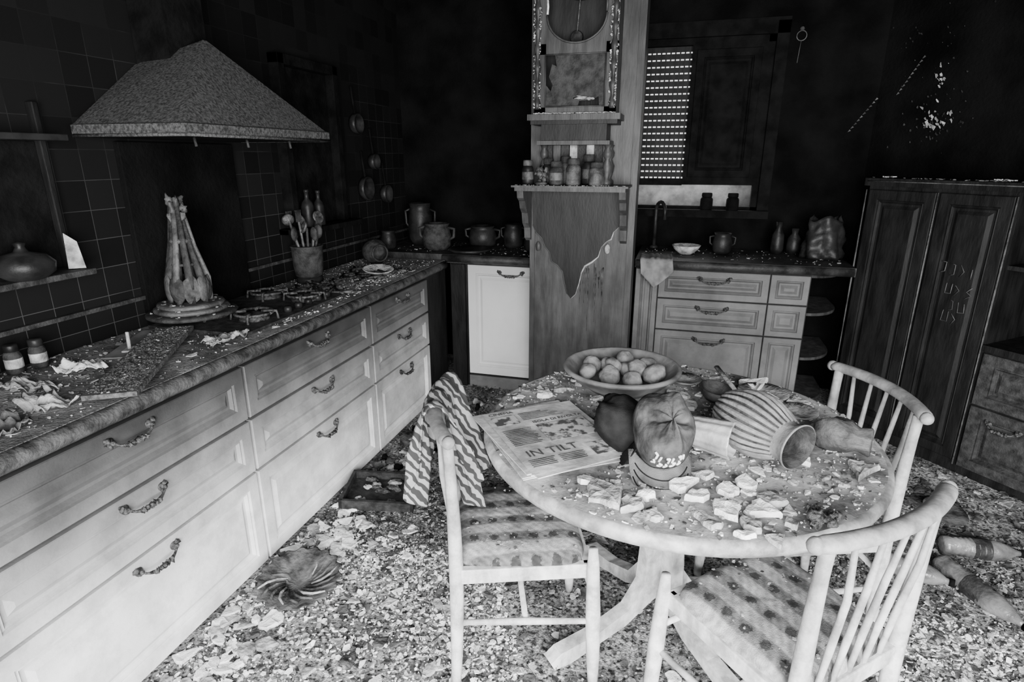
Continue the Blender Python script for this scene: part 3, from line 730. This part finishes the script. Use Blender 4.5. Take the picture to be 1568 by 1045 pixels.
# ---------------------------------------------------------------- chairs
def chair(cx,cy,ang,name='dining_chair'):
    e=bpy.data.objects.new(name,None); e.location=(cx,cy,0); e.rotation_euler=(0,0,ang); scene.collection.objects.link(e)
    def part(m,n,**k):
        o=m.build(n,local=True,**k); o.parent=e; return o
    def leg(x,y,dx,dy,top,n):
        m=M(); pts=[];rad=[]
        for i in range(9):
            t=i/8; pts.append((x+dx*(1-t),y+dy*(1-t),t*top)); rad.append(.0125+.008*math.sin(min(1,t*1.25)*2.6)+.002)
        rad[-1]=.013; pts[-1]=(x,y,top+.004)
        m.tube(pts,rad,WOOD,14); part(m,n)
    leg(.19,-.20,.015,-.012,.485,'front_leg_1'); leg(.19,.20,.015,.012,.485,'front_leg_2')
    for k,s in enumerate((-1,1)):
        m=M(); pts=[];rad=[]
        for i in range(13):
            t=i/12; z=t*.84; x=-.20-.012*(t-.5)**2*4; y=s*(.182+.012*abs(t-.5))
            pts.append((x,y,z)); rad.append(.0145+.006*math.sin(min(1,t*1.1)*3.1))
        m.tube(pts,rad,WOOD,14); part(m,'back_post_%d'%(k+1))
    m=M()
    m.box((-.19,-.195,.385),(.185,-.172,.432),WOOD); m.box((-.19,.172,.385),(.185,.195,.432),WOOD)
    m.box((.165,-.19,.385),(.19,.19,.432),WOOD); m.box((-.21,-.17,.385),(-.185,.17,.432),WOOD)
    part(m,'seat_frame',bevel=.003)
    m=M()
    def sf(u,v):
        a=u*6.2832; c,s_=math.cos(a),math.sin(a); n=6
        r=(abs(c)**n+abs(s_)**n)**(-1/n)
        t=v*math.pi/2; k=math.cos(t)**.30 if v<1 else 0
        w=.188+.012*c
        return (-.010+.19*c*r*k,w*s_*r*k,.428+.048*math.sin(t)**.8+.003*math.sin(a*7)*k)
    m.grid(sf,72,18,SEAT,closeu=True)
    for i in range(90): m.chip((U(-.17,.16),U(-.17,.17),.474),U(.002,.008),.002,random.choice((CHIPM,CHIPM,CHIPD)),.2)
    part(m,'seat_cushion')
    m=M()
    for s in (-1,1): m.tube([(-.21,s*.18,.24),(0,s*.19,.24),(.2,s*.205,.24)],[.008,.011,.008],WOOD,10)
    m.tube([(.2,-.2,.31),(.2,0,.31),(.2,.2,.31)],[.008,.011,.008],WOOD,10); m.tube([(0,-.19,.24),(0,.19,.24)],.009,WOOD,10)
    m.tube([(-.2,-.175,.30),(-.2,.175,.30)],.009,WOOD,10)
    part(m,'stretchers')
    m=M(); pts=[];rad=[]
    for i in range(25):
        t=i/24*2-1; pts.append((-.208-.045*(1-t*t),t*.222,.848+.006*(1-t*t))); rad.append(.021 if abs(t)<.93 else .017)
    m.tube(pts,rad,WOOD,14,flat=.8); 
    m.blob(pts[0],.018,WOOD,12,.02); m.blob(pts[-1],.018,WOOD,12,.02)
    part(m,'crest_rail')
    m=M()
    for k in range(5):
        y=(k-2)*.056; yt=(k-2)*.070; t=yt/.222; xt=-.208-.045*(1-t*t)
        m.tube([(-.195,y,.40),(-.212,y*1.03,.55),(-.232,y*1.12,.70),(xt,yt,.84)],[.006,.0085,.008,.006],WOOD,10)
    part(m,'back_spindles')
    return e
chair(-.405,1.548,math.radians(20))
chair(.320,1.368,math.radians(133))
chair(.445,1.905,math.radians(200))

m=M()
ra=math.radians(20); fx=Vector((math.cos(ra),math.sin(ra),0)); fy=Vector((-math.sin(ra),math.cos(ra),0))
c0=Vector((-.405,1.548,0))
def tw(u,v):
    y=-.06+.27*u
    tt=y/.222; railx=-.208-.045*(1-tt*tt)
    L1=.36-.22*abs(u-.35)*2+.03*math.sin(u*9); L2=.24+.14*(1-abs(u-.4)*2.2)
    s=(v-.5)*2
    rr=.028
    if abs(s)<.12:
        a=s/.12*1.57; ox=math.sin(a)*rr; z=.852+math.cos(a)*rr
    else:
        q=(abs(s)-.12)/.88; sg=1 if s>0 else -1
        fold=.024*math.sin(u*17+sg)+.016*math.sin(u*31+2)
        ox=sg*(rr+.006+ .02*q+fold*min(1,q*2)+(.05*q if sg>0 else .02*q)); z=.852-(L1 if sg<0 else L2)*q
        y=.06+(y-.06)*(1-.6*q)+.014*math.sin(q*9+u*6)*q
    return c0+fx*(railx+ox)+fy*y+Z*(z+.004*math.sin(u*20))
m.grid(tw,50,70,CLOTH); m.build('towel',solid=.004)

# ---------------------------------------------------------------- table items
TZ=tz+.002
m=M()
ang=math.radians(38)
T=Tm((-.305,1.545,TZ),(0,0,ang))
for k in range(5):
    dx,dy=U(-.022,.012),U(-.012,.020); a=U(-.07,.07)
    m.box((-.155+dx,-.195+dy,k*.004),(.155+dx,.195+dy,k*.004+.003),PAPER,T@Tm((0,0,0),(0,0,a)))
def page(u,v): return (-.155+.31*u,-.195+.39*v,.0215+.004*math.sin(u*5+v*2)**2+.012*max(0,(v-.85))*math.sin(u*6)**2)
m.grid(page,20,20,PAPER,T)
def q(a,b,c,d,mt,z=.0268): m.box((a,c,z),(b,d,z+.0005),mt,T)
q(-.03,.13,-.05,.06,PHOTO); q(-.14,-.065,.09,.15,PHOTO); q(.05,.13,-.17,-.10,PHOTO)
m.text('IN TILT',.048,INK,T@Tm((-.13,-.115,.0268)))
m.text('CINEMA',.022,INK,T@Tm((-.14,.165,.0268)))
m.text('ISOLA DI RIVOLTA',.020,INK,T@Tm((-.03,.075,.0268)))
for r in range(11):
    y=.05-r*.0095
    q(-.14,-.14+U(.075,.095),y,y+.003,CHIPD)
for col in range(2):
    for r in range(5): y=-.135-r*.0085; q(-.14+col*.09,-.14+col*.09+U(.07,.08),y,y+.003,CHIPD)
for r in range(6): y=.15-r*.009; q(-.05,.02+U(0,.1),y,y+.003,CHIPD)
m.build('newspaper')

m=M(); bx,by=-.155,2.02
m.lathe([(.10,0),(.115,.0),(.165,.035),(.198,.068),(.207,.072),(.21,.08),(.204,.087),(.194,.085),(.185,.075),(.15,.038),(.09,.02),(0,.018)],POT,Tm((bx,by,TZ)),seg=56)
m.build('fruit_bowl')
m=M()
for (dx,dy,dz,r) in ((-.11,.03,.068,.036),(-.035,-.07,.066,.036),(.045,-.08,.062,.033),(.115,-.02,.070,.040),(-.115,-.045,.066,.030),(.02,.03,.060,.033),(-.05,.055,.062,.036),(.09,.07,.068,.034),(-.03,-.0,.082,.030),(.055,.0,.078,.036),(0,.11,.072,.034)):
    m.blob((bx+dx,by+dy,TZ+dz),(r*U(1.0,1.25),r,r*.85),FRUIT,18,.08,(U(-.5,.5),U(-.5,.5),R()*3),rings=12)
m.build('fruit')

def cap(T,mt,mb,seam,txt,name,brimlen=.085):
    m=M()
    def crown(u,v):
        a=u*6.2832; t=v*math.pi/2
        k=math.cos(t)**.6 if v<1 else 0
        ca,sa=math.cos(a),math.sin(a)
        n=1+.14*noise.noise(Vector((ca*1.3+3,sa*1.3,v*2)))
        fr=max(0,-sa); bk=max(0,sa)
        # stiff front panel, collapsed top with a fold running side to side
        fold=-.030*math.exp(-((sa-.05)/.28)**2)*v**2+.012*math.exp(-((ca-.35)/.2)**2)*v
        crease=.007*math.sin(a*5+v*4)*v*(1-v)*4+.004*noise.noise(Vector((ca*6,sa*6,v*9)))
        return (.078*ca*k*n,.098*sa*k*n-.022*fr*math.sin(t)*k,(.108+.028*fr*k-.02*bk*k)*math.sin(t)*n+fold+crease)
    m.grid(crown,96,28,mt,T,closeu=True)
    def brim(u,v):
        w=(u-.5)*2
        a=-math.pi/2+w*1.05
        x=.082*math.cos(a); y=.099*math.sin(a)-.001
        ext=brimlen*v*(max(0,1-abs(w)**5))**.45
        return (x*(1+.16*v),y-ext,.002-.016*w*w+.004*math.sin(w*3+1)*v-.004*v)
    m.grid(brim,36,14,mb,T)
    if txt:
        for vv in (.35,.6,.85): m.tube([Vector(brim(.08+.84*i/24,vv))+Vector((0,0,.0018)) for i in range(25)],.0007,seam,4,T)
        def pt(u,v):
            a=-math.pi/2+u; p=Vector(crown((a%6.2832)/6.2832,v)); return p+Vector((math.cos(a),math.sin(a),.4)).normalized()*.0035
        for v0,n,h,hwid in ((.40,6,.13,.62),(.21,5,.13,.52)):
            for c in range(n):
                wd=2*hwid/n*.70; u0=-hwid+c*2*hwid/n
                g=glyph[(c*3+n)%6]
                pp=[]
                for (x1,y1),(x2,y2) in zip(g,g[1:]):
                    for q_ in range(4): t_=q_/4; pp.append((x1+(x2-x1)*t_,y1+(y2-y1)*t_))
                pp.append(g[-1])
                m.tube([pt(u0+a_*wd,v0+b_*h) for a_,b_ in pp],.0021,WHITE,5,T)
        m.tube([Vector(crown(i/48,0.02))*1.01 for i in range(49)],.0014,seam,5,T)
    return m.build(name,solid=.0022)
cap(Tm((.0,1.455,TZ+.112),(math.radians(50),math.radians(4),math.radians(14))),CAPM,CAPB,CAPD,True,'baseball_cap',.088)
cap(Tm((-.085,1.55,TZ+.062),(math.radians(-10),math.radians(-50),math.radians(20))),CAPD,CAPD,BLACK,False,'baseball_cap',.05)

m=M()
m.lathe([(0,0),(.036,0),(.042,.01),(.052,.125),(.053,.13),(.049,.13),(.038,.02),(0,.014)],GLASS,axisT((.072,1.60,TZ+.058),(.185,1.555,TZ+.061)),seg=96,flute=.035,fn=12)
m.build('glass_tumbler')
m=M()
body=[(0,0),(.046,0),(.055,.008),(.070,.035),(.082,.07),(.088,.105),(.085,.14),(.074,.175),(.062,.200),(.056,.215)]
TV=axisT((.175,1.70,TZ+.096),(.355,1.50,TZ+.082))
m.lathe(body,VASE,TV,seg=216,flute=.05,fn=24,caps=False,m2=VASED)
m.lathe([(.056,.212),(.053,.222),(.056,.238),(.063,.250),(.064,.254),(.061,.255)],VASE,TV,seg=48,caps=False)
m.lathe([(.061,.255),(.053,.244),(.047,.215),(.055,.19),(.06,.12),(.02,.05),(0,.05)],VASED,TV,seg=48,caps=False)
m.build('ribbed_vase')
m=M()
T=axisT((.44,1.70,TZ+.048),(.54,1.665,TZ+.05))
m.lathe([(0,-.02),(.03,-.02),(.042,.0),(.050,.03),(.042,.07),(.028,.09),(.036,.12),(.032,.125),(.02,.1),(0,.09)],CLAY,T,seg=30,wob=.5)
m.tube([T@Vector((.05,0,.02)),T@Vector((.085,0,.03)),T@Vector((.08,0,.07)),T@Vector((.035,0,.085))],.008,CLAY,8)
m.build('clay_pitcher')
m=M(); m.lathe([(.03,0),(.05,.02),(.057,.045),(.052,.045),(.04,.02),(0,.014)],CLAY,Tm((.165,1.985,TZ+.004),(.1,.15,0)),seg=28); m.build('small_bowl')
m=M(); T=axisT((.25,1.93,TZ+.035),(.17,2.10,TZ+.085))
m.tube([(0,0,0),(0,0,.08),(0,0,.19)],[.007,.009,.010],LEAD,10,T,flat=.6); m.prism([(-.011,0),(.011,0),(.011,-.06),(0,-.08),(-.008,-.07)],.002,STEEL,T@Tm((0,0,0),(math.pi/2,0,0)))
m.build('kitchen_knife')
def plate(x,y,r,tilt=0):
    m=M(); m.lathe([(0,0),(r*.6,0),(r,.012),(r*.98,.016),(r*.6,.005),(0,.005)],CHIPM,Tm((x,y,TZ+.006),(tilt,0,0)),seg=36); m.build('dinner_plate')
plate(.33,2.06,.085); plate(.42,1.92,.06,.05); plate(.07,2.12,.06)
m=M()
def okT(x,y):
    l=Vector((x+.305,y-1.545,0)); l.rotate(Euler((0,0,-ang)))
    return not (abs(l.x)<.175 and abs(l.y)<.21) and math.hypot(x-bx,y-by)>.14
n_=0
while n_<2400:
    a=R()*6.283; r=tr*.97*math.sqrt(R()); x=tx+r*math.cos(a); y=ty+r*math.sin(a)
    if not okT(x,y): continue
    n_+=1
    m.chip((x,y,TZ),.002+.010*R()**2.5,U(.001,.004),random.choice((CHIP,CHIPM,CHIPD,CHIPM)),.3)
for (x,y,r) in ((-.12,1.275,.055),(-.05,1.25,.028),(-.17,1.33,.03),(.10,1.33,.03),(.16,1.29,.04),(.21,1.24,.03),(.12,1.23,.035),(.24,1.31,.028),(.06,1.37,.03),(.17,1.38,.03),(.27,1.36,.035),(.20,1.20,.02),(-.02,1.30,.025),(.3,1.27,.022),(.22,1.43,.03),(.12,1.44,.025),(.05,1.98,.04),(.07,1.90,.04),(.44,2.02,.04),(.36,1.88,.05),(.31,2.14,.04),(.52,1.58,.035),(.5,1.85,.03),(-.36,1.92,.025),(-.3,2.0,.02),(.28,1.77,.03),(.45,1.80,.035),(.0,1.22,.02),(.26,1.20,.015),(.38,1.60,.02),(.0,1.83,.03),(.35,2.0,.05),(-.4,1.86,.03)):
    m.chunk(x,y,r*1.15,U(.010,.018),random.choice((CHIP,CHIP,CHIPM)),TZ)
for i in range(170):
    a=R()*6.283; r=tr*.93*math.sqrt(R()); x=tx+r*math.cos(a); y=ty+r*math.sin(a)
    if okT(x,y): m.chunk(x,y,U(.008,.022),U(.003,.008),random.choice((CHIP,CHIPM,CHIPM)),TZ)
m.build('table_debris')
m=M()
for i in range(14): m.blob((.37+U(-.03,.03),1.305+U(-.02,.02),TZ+U(.008,.03)),U(.008,.016),IRON,8,.5,rings=6)
m.build('burnt_lump')

# ---------------------------------------------------------------- floor rubble
def infoot(x,y,mg=0):
    return x<FX+.03+mg or y>BY-.02-mg or ((x-1.0)*.76+(y-3.75)*.65>-.02-mg) or (PX0-mg<x<PX1+mg and y>PY-.02-mg)
m=M(); cnt=0
while cnt<40000:
    if R()<.70: x=U(-1.45,1.7); y=U(.75,2.4)
    else: x=U(-1.45,1.9); y=U(.9,3.7)
    if infoot(x,y): continue
    d=noise.noise(Vector((x*1.7,y*1.7,3)))
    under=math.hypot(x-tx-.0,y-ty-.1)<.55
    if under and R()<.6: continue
    if d<-.12 and R()<.5: continue
    r=.0025+.013*R()**2.4
    if y>2.2: r*=1.25
    pal=(CHIP,CHIP,CHIP,CHIPM,CHIPM,CHIPD) if (x<.2 and y<1.9) or x>.7 and y<2 else (CHIPM,CHIPM,CHIPD,CHIPD,CHIPD)
    if y>2.6 or (x<-.5 and y>2.0): pal=(CHIPM,CHIPD,CHIPD,CHIPD)
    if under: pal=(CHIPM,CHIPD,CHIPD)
    m.chip((x,y,U(0,.012)),r,U(.002,.006),random.choice(pal),.55); cnt+=1
for i in range(520):
    x=U(-1.40,1.6);y=U(.8,3.5)
    if infoot(x,y,.05) or (abs(x+1.25)<.2 and abs(y-1.53)<.2): continue
    m.chunk(x,y,U(.013,.036),U(.004,.010),random.choice((CHIP,CHIPM,CHIPD) if y<2 else (CHIPM,CHIPD,CHIPD)),.006)
for i in range(80): 
    y=U(.9,2.1); m.chunk(U(-1.42,-1.2)+.0,y,U(.02,.045),U(.006,.014),random.choice((CHIP,CHIP,CHIPM)),.004)
m.build('floor_debris')
for (x,y,l,w,a,mt) in ((-.75,2.35,.5,.05,.5,CHIPD),(-.95,2.9,.4,.06,1.2,CHIPD),(-.6,2.7,.35,.07,.2,CHIPD),(.9,2.5,.45,.05,-.6,CHIPD)):
    m=M(); m.box((-l/2,-w/2,0),(l/2,w/2,.015),mt,Tm((x,y,.02),(U(-.03,.03),U(-.03,.03),a)))
    m.build('charred_plank',.002)
m=M()
m.lathe([(0,.0),(.05,.0),(.055,.012),(.10,.02),(.145,.040),(.15,.044),(.142,.046),(.10,.028),(.05,.02),(.045,.01),(0,.01)],CHIPD,Tm((-1.25,1.54,.022),(.10,.06,0)),seg=144,flute=.05,fn=18)
for k in range(18):
    a=k/18*6.283; m.tube([(-1.25+math.cos(a+.25*q_)*(.05+q_*.031),1.54+math.sin(a+.25*q_)*(.05+q_*.031),.044+q_*.007) for q_ in range(4)],[.003,.005,.005,.003],CHIPD if k%3 else CHIPM,6)
m.build('fluted_dish')
m=M()
T=Tm((-1.25,2.19,.02),(.03,.05,.25))
m.box((-.16,-.12,0),(.16,.12,.008),SOOTC,T)
for lo,hi in (((-.17,-.13,0),(-.155,.13,.045)),((.155,-.13,0),(.17,.13,.045)),((-.17,-.13,0),(.17,-.115,.045)),((-.17,.115,0),(.17,.13,.045))): m.box(lo,hi,SOOTC,T)
for i in range(14): m.blob(T@Vector((U(-.13,.13),U(-.09,.09),.02)),(U(.015,.03),U(.01,.02),.012),random.choice((CHIPD,IRON,CHIPM)),9,.4,rings=6)
m.build('baking_tray',.004)
def pet(p0,p1,r,L):
    m=M(); pr=[(r*.5,0),(r*.9,.004),(r,.02)]
    for k in range(8): pr+= [(r*.90,L*(.12+k*.065)),(r,L*(.145+k*.065))]
    pr+=[(r*.95,L*.66),(r*.75,L*.76),(r*.42,L*.86),(r*.30,L*.89),(r*.30,L*.93)]
    m.lathe(pr,PLAST,axisT(p0,p1),seg=26,wob=.15)
    m.lathe([(r*1.0,L*.35),(r*1.03,L*.36),(r*1.03,L*.55),(r*1.0,L*.56)],SOOTC,axisT(p0,p1),seg=26,wob=.05,caps=False)
    m.lathe([(r*.40,L*.93),(r*.40,L),(0,L)],BLACK,axisT(p0,p1),seg=16)
    m.build('plastic_bottle')
pet((1.13,2.42,.050),(1.4,2.44,.048),.040,.30); pet((1.08,2.30,.050),(1.22,2.02,.045),.040,.36); pet((.86,2.25,.05),(1.0,2.2,.05),.038,.24)
for x,y,r in ((-1.34,2.72,.07),(1.25,2.72,.09)):
    m=M(); m.lathe([(0,0),(r*.6,0),(r,.02),(r*.97,.024),(0,.008)],CHIPD,Tm((x,y,.02),(.2,.1,0)),seg=28); m.build('fallen_plate')
m=M()
for i in range(60): m.blob((-1.36+U(-.06,.25),2.78+U(-.4,.6),.02+U(0,.02)),(U(.01,.03),U(.01,.03),U(.008,.02)),random.choice((CHIPD,CHIPM,BLACK)),8,.5,rings=6)
m.build('ash_heap')

# ---------------------------------------------------------------- lights
w=bpy.data.worlds.new('World'); scene.world=w; w.use_nodes=True
bg=w.node_tree.nodes['Background']; bg.inputs[0].default_value=(1,1,1,1); bg.inputs[1].default_value=1.6
def area(name,loc,tgt,sx,sy,p):
    l=bpy.data.lights.new(name,'AREA'); l.shape='RECTANGLE'; l.size=sx; l.size_y=sy; l.energy=p
    o=bpy.data.objects.new(name,l); o.location=loc; o.rotation_euler=(Vector(tgt)-Vector(loc)).to_track_quat('-Z','Y').to_euler(); scene.collection.objects.link(o)
area('daylight_front_window',(.6,RY+.03,1.15),(.2,1.6,.2),2.4,1.7,500)
area('daylight_kitchen_window',(.1,BW+.3,1.8),(0,2,1.0),.8,.8,10)

# ---------------------------------------------------------------- camera
cam=bpy.data.cameras.new('camera'); co=bpy.data.objects.new('camera',cam); scene.collection.objects.link(co)
cam.sensor_width=36; cam.lens=36*900/1568; cam.clip_start=.05
co.location=(0,0,1.55)
co.rotation_euler=Euler((math.radians(90-17.4),0,math.radians(15.6)),'XYZ')
scene.camera=co
